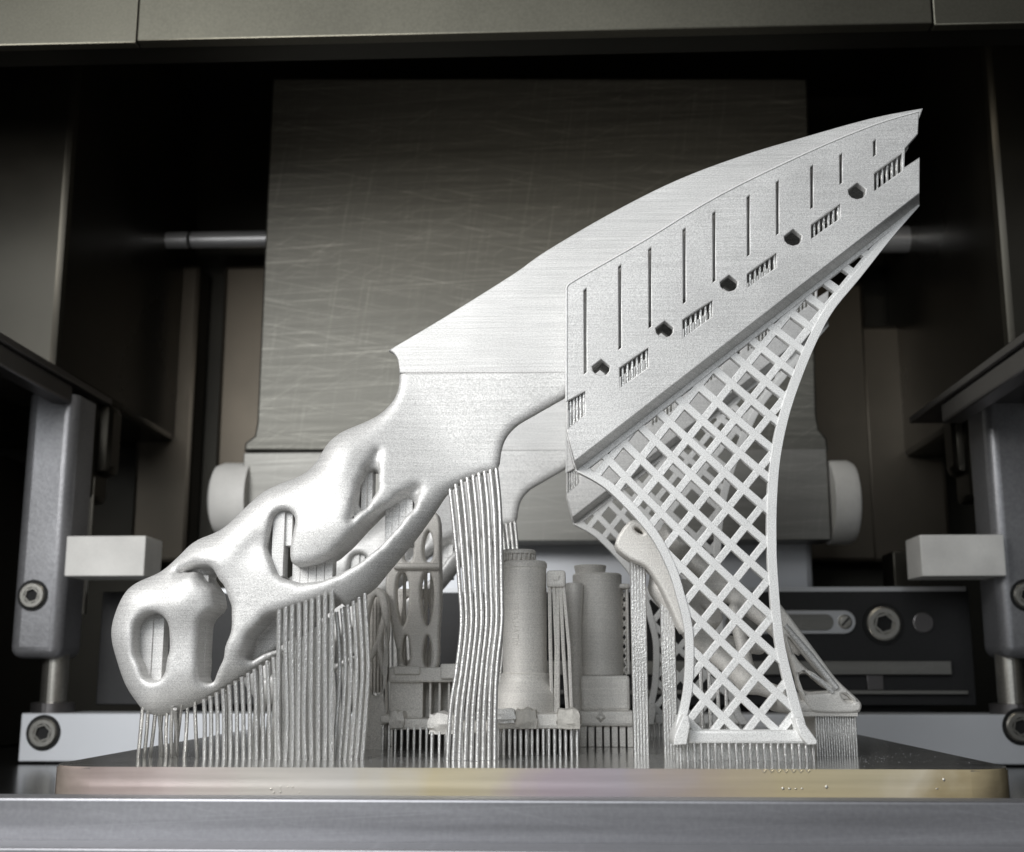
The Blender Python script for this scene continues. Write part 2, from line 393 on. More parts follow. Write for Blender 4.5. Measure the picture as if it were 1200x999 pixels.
# ================================================================== machine parts behind the plate
YBAR = .266
def hexsock(name, px, py, Y, rpx, label_parent, ring=True, m='screw_steel'):
    """socket-head screw seen end-on: head ring, washer shadow and hexagon socket"""
    c = at(px, py, Y); r = rpx * (Y - CAM[1]) / F_PX
    h = lathe(name, [(r * .98, .0), (r * .98, -.0012), (r * .88, -.0018), (r * .62, -.0018), (r * .56, -.0012), (r * .56, .0004), (0, .0004)], c, (0, 1, 0), m, label_parent, 36)
    bm = bmesh.new(); g = bmesh.ops.create_cone(bm, segments=6, radius1=r * .5, radius2=r * .42, depth=.0014, cap_ends=True)
    bmesh.ops.rotate(bm, verts=bm.verts[:], cent=(0, 0, 0), matrix=Matrix.Rotation(R(90), 3, 'X'))
    # a real hollow hexagon: thin six-sided ring
    bm.free(); bm = bmesh.new()
    ro, ri = r * .62, r * .5
    vo = [bm.verts.new((c.x + ro * math.cos(k * math.pi / 3 + .3), c.y - .0017, c.z + ro * math.sin(k * math.pi / 3 + .3))) for k in range(6)]
    vi = [bm.verts.new((c.x + ri * math.cos(k * math.pi / 3 + .3), c.y - .0017, c.z + ri * math.sin(k * math.pi / 3 + .3))) for k in range(6)]
    vb = [bm.verts.new((c.x + ri * math.cos(k * math.pi / 3 + .3), c.y + .0002, c.z + ri * math.sin(k * math.pi / 3 + .3))) for k in range(6)]
    for k in range(6):
        j = (k + 1) % 6
        bm.faces.new((vo[k], vo[j], vi[j], vi[k])); bm.faces.new((vi[k], vi[j], vb[j], vb[k]))
    o = bm_obj('hex_socket', bm, m, None); o.parent = h
    if ring:
        rg = lathe('head_shadow_ring', [(r * 1.02, -.0003), (r * 1.2, -.0003), (r * 1.2, .0006), (r * 1.02, .0006)], c, (0, 1, 0), 'shade_black', None, 36)  # black ring painted as the shadow round the screw head
        rg.parent = h
    return h
a = at(25, 836, YBAR); b = at(25, 893, YBAR)
bar = thing('mounting_bar', (0, YBAR, ztab), 'long pale aluminium bar lying across the table behind the build plate', 'bar')
box('bar_body', a.x, .36, YBAR, YBAR + .03, b.z, a.z, 'aluminium_bright', bar, bevel=.0007)
box('bar_foot', a.x + .012, .35, YBAR + .004, YBAR + .026, ztab, b.z, 'black_anodised', bar)
hexsock('screw', 51, 859, YBAR, 17, bar); hexsock('screw', 1196, 852, YBAR, 17, bar)

def post(side):
    Y0, Y1 = .262, .292
    L = side < 0
    lab = 'grey metal post with a socket screw at the %s edge of the chamber' % ('left' if L else 'right')
    if L: xa, xb = X_(20, 620, Y0), X_(79, 620, Y0)
    else: xa, xb = X_(1165, 620, Y0), X_(1224, 620, Y0)
    z1 = Z_(60, 462, Y0); z0 = Z_(60, 772, Y0)
    t = thing('support_post', ((xa + xb) / 2, (Y0 + Y1) / 2, a.z), lab, 'post', 'posts either side of the plate')
    bm = box_bm(xa, xb, Y0, Y1, z0, z1)
    bmesh.ops.bevel(bm, geom=[e for e in bm.edges if abs(e.verts[0].co.z - e.verts[1].co.z) > .01 or min(e.verts[0].co.z, e.verts[1].co.z) < z0 + .001 and max(e.verts[0].co.z, e.verts[1].co.z) < z0 + .001],
                    offset=.0055, segments=5, affect='EDGES', profile=.5)
    bm_obj('post_body', bm, 'post_metal', t, smooth=True)
    hexsock('screw', 38.5 if L else 1203, 698, Y0, 15.5, t)
    xc = X_(64 if L else 1184, 800, .277); r = .0062
    lathe('shaft', [(r, a.z + .0045), (r, z0 + .004)], (xc, .277, 0), (0, 0, 1), 'screw_steel', t, 28)
    lathe('collar', [(r * 1.65, a.z), (r * 1.65, a.z + .0045), (r * 1.3, a.z + .005)], (xc, .277, 0), (0, 0, 1), 'rail_steel', t, 28)
    # rear shaft and its housing
    xs_ = X_(103 if L else 1153, 600, .305)
    lathe('rear_shaft', [(.0026, Z_(100, 720, .305)), (.0026, Z_(100, 560, .305))], (xs_, .305, 0), (0, 0, 1), 'screw_steel', t, 20)
    p0, p1 = (at(84, 585, .298), at(112, 455, .298)) if L else (at(1140, 585, .298), at(1170, 455, .298))
    box('housing', p0.x, p1.x, .2985, .325, p0.z, p1.z, 'dark_steel', t, bevel=.003)
    q0, q1 = (at(100, 555, .305), at(130, 470, .305)) if L else (at(1122, 555, .305), at(1150, 470, .305))
    box('housing_lug', q0.x, q1.x, .3055, .327, q0.z, q1.z, 'dark_steel', t, bevel=.005)
    return t
post(-1); post(1)
def rail(L):
    e = at(132, 468, .31) if L else at(1065, 489, .31)
    zt = e.z; wd = .05
    x0, x1 = (e.x - wd, e.x) if L else (e.x, e.x + wd)
    t = thing('guide_rail', (e.x, .2, zt - .013), 'dark steel guide rail running back along the %s chamber wall' % ('left' if L else 'right'), 'rail', 'rails along the side walls')
    box('rail_body', x0, x1, .10, .31, zt - .0035, zt, 'rail_steel', t, bevel=.0006)
    box('rail_edge', (x1 - .012 if L else x0 + .002), (x1 - .002 if L else x0 + .012), .10, .262 if L else .262, zt - .013, zt - .0036, 'rail_steel', t, bevel=.0012)
rail(True); rail(False)
for L in (True, False):
    if L: p0, p1, lab = at(75, 675.5, .256), at(171, 628, .256), 'white plastic block reaching in from the left post'
    else: p0, p1, lab = at(1081, 675.5, .256), at(1176, 626.5, .256), 'white plastic block reaching in from the right post'
    o = box('plastic_block', p0.x, p1.x, .256, .281, p0.z, p1.z, 'plastic_white', bevel=.0005)
    tag(o, lab, 'block', 'plastic blocks on the posts')
# black linear unit
YK = .305
k0 = at(112, 826, YK); k1 = at(1135, 691, YK)
unit = thing('linear_unit', (0, YK, ztab), 'long black machined beam with bolt and slotted plate behind the parts', 'beam')
box('beam_body', k0.x, k1.x, YK, YK + .04, k0.z, k1.z, 'black_anodised', unit, bevel=.0004)
box('beam_foot', k0.x + .02, k1.x - .02, YK + .01, YK + .035, ztab, k0.z, 'black_anodised', unit)
pbox('edge_strip', 150, 690.5, 1132, 693, YK - .0004, YK + .01, 'aluminium', unit)
hexsock('cap_bolt', 1035.5, 731, YK - .0009, 19.5, unit)
d = at(1082, 730, YK); lathe('plug_disc', [(.0051, .001), (.0051, -.0006), (.0046, -.0008), (0, -.0008)], d, (0, 1, 0), 'rail_steel', unit, 32)
def stadium(x0, x1, y0, y1, n=9):
    r = (y1 - y0) / 2; c = (y0 + y1) / 2
    return [(x1 - r + r * math.sin(math.pi * k / n), c - r * math.cos(math.pi * k / n)) for k in range(n + 1)] + \
           [(x0 + r - r * math.sin(math.pi * k / n), c + r * math.cos(math.pi * k / n)) for k in range(n + 1)]
sp = plate('slotted_plate', stadium(840, 1003, 715.5, 743), [], YK - .0018, YK, 'aluminium', unit, .0003)
plate('slot_inset', stadium(850, 977, 720, 739), [], YK - .0024, YK - .0017, 'bar_steel', unit, .0002)
s = at(990, 729, YK - .0018); r = 8 * (YK - CAM[1]) / F_PX
sc = lathe('plate_screw', [(r, .0), (r, -.0008), (r * .8, -.0014), (0, -.0016)], s, (0, 1, 0), 'screw_steel', unit, 28)
bm = box_bm(-r * .75, r * .75, s.y - .00185, s.y - .0012, -r * .13, r * .13)
bmesh.ops.rotate(bm, verts=bm.verts[:], cent=(0, s.y, 0), matrix=Matrix.Rotation(R(-45), 3, 'Y')); bmesh.ops.translate(bm, verts=bm.verts[:], vec=(s.x, 0, s.z))
o = bm_obj('screw_slot', bm, 'shade_black'); o.parent = sc  # raised black bar stands for the shaded slot
pbox('light_strip', 560, 775, 1116, 791, YK - .004, YK - .0005, 'bar_steel', unit, .0004)
pbox('lower_lip', 560, 809, 1135, 814, YK - .004, YK - .0005, 'bar_steel', unit, .0003)
pbox('lip_tab', 1016, 791, 1036, 809, YK - .002, YK - .0003, 'rail_steel', unit, .0003)
pbox('end_block', 1046, 646, 1080, 690, YK + .012, YK + .035, 'dark_steel', unit, .0008)
# recoater: scratched panel, steel bar and white rollers
YR = .335
rec = thing('recoater_blade_carrier', (0, YR, .06), 'big scratched dark steel panel hanging upright at the back', 'panel')
plate('panel_sheet', [(319, 92), (946, 92), (957, 486), (960, 503), (969, 514), (971, 528.5), (286, 528.5), (287, 519), (298, 511), (301, 495)], [], YR, YR + .012, 'panel_steel', rec, .0012)
bar2 = pbox('recoater_bar', 285.5, 530.5, 974, 633, YR - .003, YR + .02, 'bar_steel', None, .0006)
tag(bar2, 'bright scratched steel bar below the big dark panel', 'bar')
for L in (True, False):
    x0, x1 = (243, 285) if L else (975, 1014)
    y0, y1 = (537, 626) if L else (534, 634)
    ya = YR + .008
    A = at(x0, y0, ya - .018); B = at(x1, y1, ya - .018); r = abs(A.z - B.z) / 2; wd = B.x - A.x
    o = lathe('plastic_roller', [(0, 0), (r * .72, 0), (r * .93, wd * .1), (r, wd * .3), (r, wd), (0, wd)] if L else [(0, 0), (r, 0), (r, wd * .7), (r * .93, wd * .9), (r * .72, wd), (0, wd)],
              (A.x, ya, (A.z + B.z) / 2), (1, 0, 0), 'plastic_white', None, 48)
    tag(o, 'white plastic roller on the %s end of the steel bar' % ('left' if L else 'right'), 'roller', 'rollers at the bar ends')
pl = pbox('backing_plate', 380, 610, 956, 712, .36, .372, 'aluminium_bright', None, .004)
tag(pl, 'smooth pale metal plate showing between the steel bar and black beam', 'plate')
# rods and fixture on the back wall
rr = at(140, 283, .40)
t = thing('cross_rod', (X_(200, 283, .40), .40, rr.z), 'thin shiny steel rod behind the panel at upper left', 'rod')
for (p0, p1) in ((118, 221), (225, 330)):
    lathe('rod_section', [(.0052, 0), (.0052, X_(p1, 283, .40) - X_(p0, 283, .40))], (X_(p0, 283, .40), .40, rr.z), (1, 0, 0), 'aluminium', t, 28)
box('rod_holder', X_(321, 283, .40), X_(345, 283, .40), .394, YB, rr.z - .008, rr.z + .008, 'dark_steel', t, bevel=.001)
rr = at(1060, 281, .40)
t = thing('clamp_fixture', (rr.x, .40, rr.z), 'shiny steel rod clamp behind the sheath tip at right', 'clamp')
for (p0, p1) in ((1005, 1066), (1071, 1106)):
    lathe('rod_section', [(.0082, 0), (.0082, X_(p1, 281, .40) - X_(p0, 281, .40))], (X_(p0, 281, .40), .40, rr.z), (1, 0, 0), 'aluminium', t, 32)
pbox('clamp_plate', 1068, 250, 1118, 302, .412, .45, 'dark_steel', t, .001)
pbox('clamp_jaw', 1074, 291, 1112, 303, .386, .395, 'dark_steel', t, .0006)

# ================================================================== build plate
PW, PD, PT = .125, .25, -ztab
def rrect(x0, x1, y0, y1, r, n=8):
    out = []
    for cx, cy, s0 in ((x1 - r, y1 - r, 0), (x0 + r, y1 - r, 90), (x0 + r, y0 + r, 180), (x1 - r, y0 + r, 270)):
        for k in range(n + 1):
            th = R(s0 + 90 * k / n); out.append((cx + r * math.cos(th), cy + r * math.sin(th)))
    return out
bp = thing('build_plate', (0, .125, -PT + .001), 'thick rounded steel build plate with heat tinted edge carrying all printed parts', 'plate')
bm = bmesh.new(); lo = rrect(-PW - .0018, PW - .0016, 0, PD, .013)
vb = [bm.verts.new((x, y, -PT + .001)) for x, y in lo]; vt = [bm.verts.new((x, y, 0)) for x, y in lo]
bm.faces.new(vt); bm.faces.new(vb[::-1])
for k in range(len(lo)): j = (k + 1) % len(lo); bm.faces.new((vb[k], vb[j], vt[j], vt[k]))
bmesh.ops.bevel(bm, geom=[e for e in bm.edges if e.verts[0].co.z == 0 and e.verts[1].co.z == 0], offset=.00045, segments=4, affect='EDGES')
bm_obj('plate_body', bm, 'plate', bp, smooth=True)
def mark(px, py, rx, rz):
    c = at(px, py, 0); bm = bmesh.new(); bmesh.ops.create_icosphere(bm, subdivisions=2, radius=1)
    s = (.000225)
    for v in bm.verts: v.co = Vector((c.x + v.co.x * rx * s, v.co.y * .0002, c.z + v.co.z * rz * s))
    bm_obj('punch_mark', bm, 'dot_bright', bp, smooth=True)
for px, py, rx, rz in ((317.5, 925, 2, 1.1), (321, 928.8, 1, 1.2), (328.7, 922.6, 1, 1), (328.5, 928.4, .9, 1.3), (337, 922.4, 1, .8), (343.2, 922.4, 1, .9), (351, 928.6, .9, .9),
                       (917.5, 924.3, 1.8, 1.6), (925.2, 924.5, 1.7, 1.2), (932.5, 924.5, 1.4, 1.0), (939.8, 924.2, 1.3, 1.0), (968.6, 922.5, 1.8, 2.2), (1106, 914, 1.5, 2), (1098, 924.5, 1.6, .8)):
    mark(px, py, rx, rz)
for k in range(7):
    c = at(895 + 8.6 * k, 904.5, 0)
    tube('edge_nick', [(c.x - .0006, -.00005, c.z + .0007), (c.x, -.0001, c.z - .0002), (c.x + .0006, -.0001, c.z + .0004)], .00012, 'dot_bright', bp, 5)

# ================================================================== printed knife
YH = .032                     # mid plane of the knife
YF = .0235                    # front skin of the handle
def q(px, py, Y=YF): p = at(px, py, Y); return (p.x, p.z)
PXM = 1 / (F_PX / (YF - CAM[1]))      # metres for one photo pixel at the front skin
outline = [(168, 832), (150, 806), (139, 776), (132.5, 750), (134, 728), (145, 700), (160, 684), (190, 670), (211, 652), (223, 640), (235, 632), (250, 626),
           (263, 619), (277, 607), (292, 592), (310, 577), (328, 568), (355, 557), (370, 544), (379, 529), (388, 517), (403, 506), (424, 497), (442, 488), (454, 478),
           (463, 466), (467.5, 452), (468, 437)]
outline_b = [(586, 545), (589, 526), (595, 512), (605, 501), (613, 495.5)]
bottom = [(613, 495.5)]
low = [(583, 552), (560, 558.5), (541, 567), (525, 580), (508, 605), (490, 630), (472, 652), (455, 672), (440, 690), (418, 706), (393, 724), (360, 748), (325, 770), (292, 791), (268, 806),
       (250, 817), (229, 827), (202, 837), (188, 839.5), (175, 836.5)]
poly_px = spline(outline, 4)[:-1] + [(468, 437), (466, 420), (690, 420), (690, 434), (664, 466.5)] + [(613, 495.5)] + spline(outline_b, 4)[::-1][1:] + spline(low, 4)
poly = [q(*p, YH) for p in poly_px]
hs = .00058
x0, z0 = q(122, 848, YH); x1, z1 = q(706, 434, YH)
gx = np.arange(x0, x1, hs); gz = np.arange(z0, z1, hs); gy = np.arange(YH - .0145, YH + .0145, hs)
X2, Z2 = np.meshgrid(gx, gz, indexing='ij')
d2 = poly_sdf(X2, Z2, poly)
def sstep(t): t = np.clip(t, 0, 1); return t * t * (3 - 2 * t)
A0 = np.array(q(388, 578, YH)); A1 = np.array(q(520, 490, YH)); ax = (A1 - A0); L0 = np.linalg.norm(ax); ax /= L0
s = ((X2 - A0[0]) * ax[0] + (Z2 - A0[1]) * ax[1]) / L0
BT = .0016
Hh = .0086 * (1 - sstep(s)) + BT * sstep(s)
def bump2(px, py, r, amp):
    c = q(px, py); return amp * np.exp(-((X2 - c[0]) ** 2 + (Z2 - c[1]) ** 2) / (r * PXM) ** 2)
Hh = Hh + bump2(395, 615, 42, .0022) + bump2(212, 706, 28, .0022) + bump2(250, 650, 30, .001) - bump2(295, 640, 20, .0012) - bump2(360, 590, 22, .001) + bump2(440, 660, 30, .0) + bump2(400, 540, 30, .001)
Rr = np.maximum(Hh * 1.25, .0024)
u = np.clip(1 - d2 / Rr, 0, None)
gy3 = gy[None, :, None]
vv = (gy3 - YH) / Hh[:, None, :]
f = (np.sqrt(u[:, None, :] ** 2 + vv ** 2 + 1e-9) - 1) * np.minimum(Hh, Rr)[:, None, :]
def ch(pts): return [(*q(a, b), r * PXM) for a, b, r in pts]
def cut(f, pts, depth=None, k=.0035, back=None):
    """cut a channel of plan shape pts; depth None = right through, else metres from the mid plane (front side)"""
    g = -chain2(X2, Z2, ch(pts))[:, None, :] * np.ones_like(gy3)
    if depth is not None: g = np.minimum(g, (YH + depth) - gy3)
    return smax(f, g, k)
f = cut(f, [(176, 739, 21), (176, 760, 21), (178, 784, 14)], k=.0022)
f = cut(f, [(249, 735, 17), (245, 768, 15), (239, 792, 9)], k=.0022)
f = cut(f, [(206, 670, .5), (226, 666, 3), (241, 672, 6)], depth=-.001, k=.004)
f = cut(f, [(240, 674, 4.5), (254, 690, 7), (260, 713, 9), (253, 736, 13)], k=.0032)
f = cut(f, [(331, 611, 14), (325, 640, 14), (330, 666, 9)], k=.0022)
f = cut(f, [(433, 554, 7.5), (430, 569, 12), (424, 587, 8)], k=.0022)
f = cut(f, [(440, 528, .5), (434, 548, 4)], depth=-.005, k=.003)
f = cut(f, [(420, 592, 3), (412, 609, .5)], depth=-.0055, k=.003)
f = cut(f, [(473, 588, 8.5), (455, 605, 14.5), (433, 627, 16.5), (412, 647, 14.5), (393, 661, 12), (372, 670, 11), (352, 673, 10), (340, 671, 8)], k=.0026)
f = cut(f, [(486, 571, 1), (473, 585, 6)], depth=-.003, k=.004)
f = cut(f, [(288, 768, 6), (302, 751, 14), (322, 738, 20), (352, 726, 17), (385, 711, 11)], depth=.0042, k=.0026)
f[:, :, -1] = np.maximum(f[:, :, -1], .0003); f[-1] = np.maximum(f[-1], .0003); f[0] = .001; f[:, :, 0] = .001; f[:, 0] = .001; f[:, -1] = .001
me = nets_mesh('handle', f.astype(np.float32), (gx[0], gy[0], gz[0]), hs)
KL = 'sintered metal knife with hollow bone-like handle, nearest the camera'
knife = thing('printed_knife', (q(400, 700)[0], YH, .012), KL, 'knife', 'two printed knives')
link_mesh('handle', me, 'sintered', knife)
spine = spline([(455, 410.5), (520, 372), (600, 322), (640, 294), (717, 249), (793, 211), (870, 182), (947, 159), (1023, 138), (1082, 126.5)], 6)
blade_px = [(468, 437.4), (467, 426)] + spline([(465.5, 420), (461, 414), (455, 410.5)], 4)[:-1] + spine + [(1078, 138), (1068, 150), (1020, 185), (900, 284), (760, 380), (690, 437.4)]
plate('blade', blade_px, [], YH - BT + .00012, YH + BT - .00012, 'sintered', knife, .0004)

# ------------------------------------------------ sheath on its lattice stand
YS = .0248
SL = 'slotted blade sheath on a diamond lattice stand, nearest the camera'
stand = thing('sheath_stand', (at(875, 890, YS).x, YH, 0.006), SL, 'stand', 'two sheath stands')
Z5 = lambda a, b: (640 + a / 2.609, 100 + b / 2.609)
sh_out = [(663.5, 503)] + [(663.5, 338)] + spline([(664.5, 335), (678, 326), (755, 282), (843, 229), (947, 178.5), (1023, 147), (1077, 130.5)], 5) + \
         [(1077, 138), (1076, 157), (1061, 174), (1060, 196), (1078, 184), (1078, 226.5), (673, 541)]
slots, wins, pents = [], [], []
for (x, t, b) in ((120, 620, 880), (226, 548, 805), (318, 495, 740), (423, 435, 665), (514, 385, 600), (619, 335, 520), (708, 290, 455), (813, 243, 375), (902, 207, 300), (1005, 165, 215)):
    slots.append([Z5(x - 4.5, t + 8), Z5(x + 3.5, t), Z5(x + 3.5, b - 3), Z5(x - 4.5, b + 3)])
for (x, y) in ((168, 865), (362, 748), (559, 607), (755, 467), (951, 325)):
    pents.append([Z5(x + a, y + b) for a, b in ((0, -27), (26, -7), (25, 8), (16, 19), (0, 23), (-16, 18), (-25, 8), (-27, -5))])
WQ = [(225, 865, 312, 802, 862, 925), (418, 718, 508, 657, 707, 772), (615, 578, 704, 512, 556, 618), (811, 428, 899, 362, 406, 468), (1004, 270, 1094, 203, 256, 322)]
for (xa, ya, xb, yb, yc, yd) in WQ: wins.append([Z5(xa, ya), Z5(xb, yb), Z5(xb, yc), Z5(xa, yd)])
wins[-1] = [Z5(1004, 270), Z5(1088, 207), Z5(1088, 262), Z5(1004, 322)]
wins.append([(666, 470), (685.5, 458.5), (685.5, 486), (666, 501)])
front = plate('sheath_front', sh_out, slots + pents + wins, YS, YS + .0030, 'sintered_sheath', stand, .0003)
off = np.array([0, 0])
sh_back = [p for p in sh_out]
yb0 = YH + .0036
def shift(loop, Y): # same plan as the front plate but placed further back
    return [(at(p[0], p[1], YS).x, at(p[0], p[1], YS).z) for p in loop]
plate('sheath_back', shift(sh_out, yb0), [shift(h, yb0) for h in slots + pents + wins], yb0, yb0 + .0026, 'sintered_sheath', stand, .00015, mapped=True)
glint_path = [(663.8, 470), (663.8, 400), (663.8, 338)] + spline([(665, 335), (678, 326), (755, 282), (843, 229), (947, 178.5), (1023, 147), (1076, 131)], 4)
tube('sheath_edge_glint', [tuple(at(a_, b_, YS)) for a_, b_ in glint_path], .00034, 'sintered_lattice', stand, 6)  # paler tube along the sheath edge, standing for its bright highlight
# window bars
for wq in WQ + [None]:
    if wq: xa, ya, xb, yb, yc, yd = wq; n = 6; p0 = Z5(xa, ya); p1 = Z5(xb, yb); e1 = Z5(xb, yc); e0 = Z5(xa, yd)
    else: n = 5; p0, p1, e1, e0 = wins[-1]
    for k in range(n):
        t = (k + .62) / n
        ax_ = p0[0] + (p1[0] - p0[0]) * t; ty = p0[1] + (p1[1] - p0[1]) * t - 1.5; by = e0[1] + (e1[1] - e0[1]) * t + 1.5
        A = at(ax_, ty, YS + .001); B = at(ax_, by, YS + .001)
        tube('window_bar', [(A.x, YS + .0016, A.z), (B.x, YS + .0016, B.z)], .00046, 'sintered_rod', stand, 6)
# closed bottom of the sheath: chamfer strip facing down
def P3(px, py, Y): return tuple(at(px, py, Y))
bm = bmesh.new(); YC = .0302
def prof(xf, yf, xb, yb):
    A = at(xf, yf, YS); Bq = at(xb, yb, YC)
    return [bm.verts.new(c) for c in ((A.x, YS + .0003, A.z), (Bq.x, YC, Bq.z), (Bq.x, yb0 + .0006, Bq.z), (A.x, yb0 + .0023, A.z), (A.x, yb0 + .0023, A.z + .0015), (A.x, YS + .0003, A.z + .0015))]
pa = prof(673.4, 541, 676, 552.5); pb = prof(1077.6, 227, 1077.6, 240)
bm.faces.new(pa); bm.faces.new(pb[::-1])
for k in range(6): bm.faces.new((pa[k], pb[k], pb[(k + 1) % 6], pa[(k + 1) % 6]))
bm_obj('sheath_keel', bm, 'sintered_sheath', stand)
# ---- lattice
YL0, YL1 = .0300, .0326
fit = np.array([(0, 0, 749.7, 518), (0, -1, 732, 539.7), (0, -2, 714.7, 558.6), (4, 0, 833, 597.9), (2, 8, 929, 383.8), (2, 9, 946.6, 362.5), (2, 10, 963.4, 342.5), (2, 11, 981, 324),
                (10, -5, 869, 840), (10, -4, 890, 814.5), (9, -4, 867.5, 795), (8, -4, 845, 772.5), (7, -4, 824, 751.5)])
def feats(a, b): a = np.asarray(a, float); b = np.asarray(b, float); return np.stack([np.ones_like(a), a, b, a * b, a * a, b * b], -1)
cf = np.linalg.lstsq(feats(fit[:, 0], fit[:, 1]), fit[:, 2:], rcond=None)[0]
def cell(a, b): return feats(a, b) @ cf
left_edge = spline([(676, 553), (697, 564), (715, 577), (742, 604), (766, 634), (784, 670), (794, 702), (802, 735), (803.5, 768), (801, 810), (793, 846), (787, 868)], 5)
right_edge = spline([(1078, 241), (1046, 278), (1008, 326), (977, 364), (958, 399), (940, 442), (925, 487), (915, 535), (911, 580), (910, 625), (911.5, 672), (919, 750), (935, 816), (950, 868)], 5)
def band(edge, wd, side):
    E = np.array(edge); T = np.gradient(E, axis=0); T /= np.linalg.norm(T, axis=1)[:, None]
    N = np.stack([-T[:, 1], T[:, 0]], 1) * side
    wdv = np.interp(np.linspace(0, 1, len(E)), np.linspace(0, 1, len(wd)), wd)
    return [tuple(p) for p in E], [tuple(p) for p in (E + N * wdv[:, None])]
eL, iL = band(left_edge, [8, 10, 10, 9.5, 9.5, 10, 11], -1)
eR, iR = band(right_edge, [4, 9, 11, 11.5, 11, 10.5, 12], 1)
plate('frame_band', eL + iL[::-1], [], YL0 - .0003, YL1 + .0002, 'sintered_lattice', stand, .00012)
plate('frame_band', eR + iR[::-1], [], YL0 - .0003, YL1 + .0002, 'sintered_lattice', stand, .00012)
topl = [(674, 551), (1078, 238.5), (1072, 248), (1040, 274), (690, 549), (684, 556)]
plate('frame_band', topl, [], YL0 - .0002, YL1 + .0003, 'sintered_lattice', stand, .0002)
region = np.array([((a[0] + b[0]) / 2, (a[1] + b[1]) / 2) for a, b in zip(eL, iL)] + [(800, 862), (942, 862)] + [((a[0] + b[0]) / 2, (a[1] + b[1]) / 2) for a, b in zip(eR, iR)][::-1] + [(1070, 246), (682, 550)])
def bar_runs(pts):
    ins = poly_sdf(pts[:, 0], pts[:, 1], region) > 0; runs = []; cur = []
    for p, i in zip(pts, ins):
        if i: cur.append(p)
        elif cur: runs.append(cur); cur = []
    if cur: runs.append(cur)
    return [np.array(r) for r in runs if len(r) > 12]
def strut(P, dy):
    n = max(2, len(P) // 40 + 2); P = P[np.linspace(0, len(P) - 1, n).astype(int)]
    T = np.gradient(P, axis=0); T /= np.linalg.norm(T, axis=1)[:, None]; N = np.stack([-T[:, 1], T[:, 0]], 1) * 4.5
    o = plate('strut', [tuple(p) for p in P + N] + [tuple(p) for p in (P - N)[::-1]], [], YL0 + dy, YL1 - dy, 'sintered_lattice', stand, .00022)
tt = np.linspace(-18, 24, 1700)
for i in range(-9, 16):
    for r_ in bar_runs(cell(tt, np.full_like(tt, i + .5))): strut(r_, 0)
    for r_ in bar_runs(cell(np.full_like(tt, i + .5), tt)): strut(r_, .00012)
# base bar, feet
pbox('base_bar', 806, 856, 946, 872, YL0 - .004, YL1 + .004, 'sintered_lattice', stand, .0008)
bm = bmesh.new()
def wedge(name, pts, Ya, Yb):
    plate(name, pts, [], Ya, Yb, 'sintered_lattice', stand, .0003)
wedge('foot', [(801, 838), (807, 839), (809, 850), (805, 873), (789, 873), (791, 862)], YL0 - .0075, YL1 + .007)
wedge('foot', [(932, 843), (938, 841), (958, 868), (957, 873), (946, 873), (938, 862)], YL0 - .0075, YL1 + .007)

# ------------------------------------------------ support rods
def wob(a): return random.uniform(-a, a)
def rods_thing(name, loc, label, cat, group=None): return thing(name, loc, label, cat, group)
GRP = 'support rods under the knives'
def rod_path(pts, Ytop, Ybot, n=5):
    sp_ = spline(pts, n); out = []
    for k, (px, py) in enumerate(sp_):
        out.append(tuple(at(px, py, Ytop + (Ybot - Ytop) * k / (len(sp_) - 1))))
    p = out[-1]; out[-1] = (p[0], p[1], .0); return out
def base_py(px, Y): # photo row of the plate surface at depth Y
    d1 = 880.0
    for _ in range(20):
        z = at(px, d1, Y).z; d1 += z * F_PX / (Y - CAM[1])
    return d1
KN = []
toe = thing('support_rods', (at(200, 880, .04).x, .036, 0), 'short slanting support rods under the rounded handle end, left', 'supports', GRP)
KN.append(toe)
for k, (xt, yt, xb) in enumerate(((168, 833, 162), (174, 837, 169), (183, 838, 176), (190, 845, 188), (196, 839, 195), (202, 838, 201), (208, 838, 205), (213, 835, 206), (220, 832, 216), (228, 828, 231), (205, 842, 207), (186, 842, 190))):
    Yb_ = .036 + .006 * ((k * 5) % 4) / 3; 
    tube('rod', rod_path([(xt, yt - 11), ((xt + xb) / 2 + wob(1), 860), (xb, base_py(xb, Yb_))], YH - .003 + wob(.002), Yb_), .00055, 'sintered_rod', toe, 7)
mid = thing('support_rods', (at(285, 880, .03).x, .03, 0), 'comb of thin support rods under the sloping lower handle edge', 'supports', GRP); KN.append(mid)
n = 12
for k in range(n):
    x = 239 + k * 7.4; yt = np.interp(x, [229, 250, 268, 292, 325], [827, 817, 806, 791, 770]) - 3
    tube('rod', rod_path([(x, yt), (x + 1 + k * .12, (yt + 893) / 2 - 10), (x + .6 + k * .25, base_py(x, .029))], YH - .004, .029), .0006, 'sintered_rod', mid, 7)
    if k % 5 == 3: tube('rod', rod_path([(x + 3.2, yt - 1), (x + 4, 850), (x + 3.6, base_py(x, .037))], YH + .002, .037), .0006, 'sintered_rod', mid, 7)
arm = thing('support_rods', (at(358, 880, .028).x, .028, 0), 'dense straight support rods from handle arm down to the plate', 'supports', GRP); KN.append(arm)
for k in range(9):
    x = 327.5 + k * 7.7; yt = np.interp(x, [325, 360, 392], [712, 699, 692]) - 3
    tube('rod', rod_path([(x, yt), (x + wob(1), 760), (x + wob(2.2), 840), (x - .5, base_py(x, .0265))], YH - .0072, .0265), .00072, 'sintered_rod', arm, 7)
for k in range(8):
    x = 331 + k * 7.7; yt = np.interp(x, [325, 360, 393], [768, 746, 722]) - 4
    tube('rod', rod_path([(x, yt), (x + wob(1.5), 800), (x + 1, base_py(x, .036))], YH + .004, .036), .00072, 'sintered_rod', arm, 7)
wav = thing('support_rods', (at(412, 880, .032).x, .032, 0), 'gently bowed support rods beside the straight ones under the arm', 'supports', GRP); KN.append(wav)
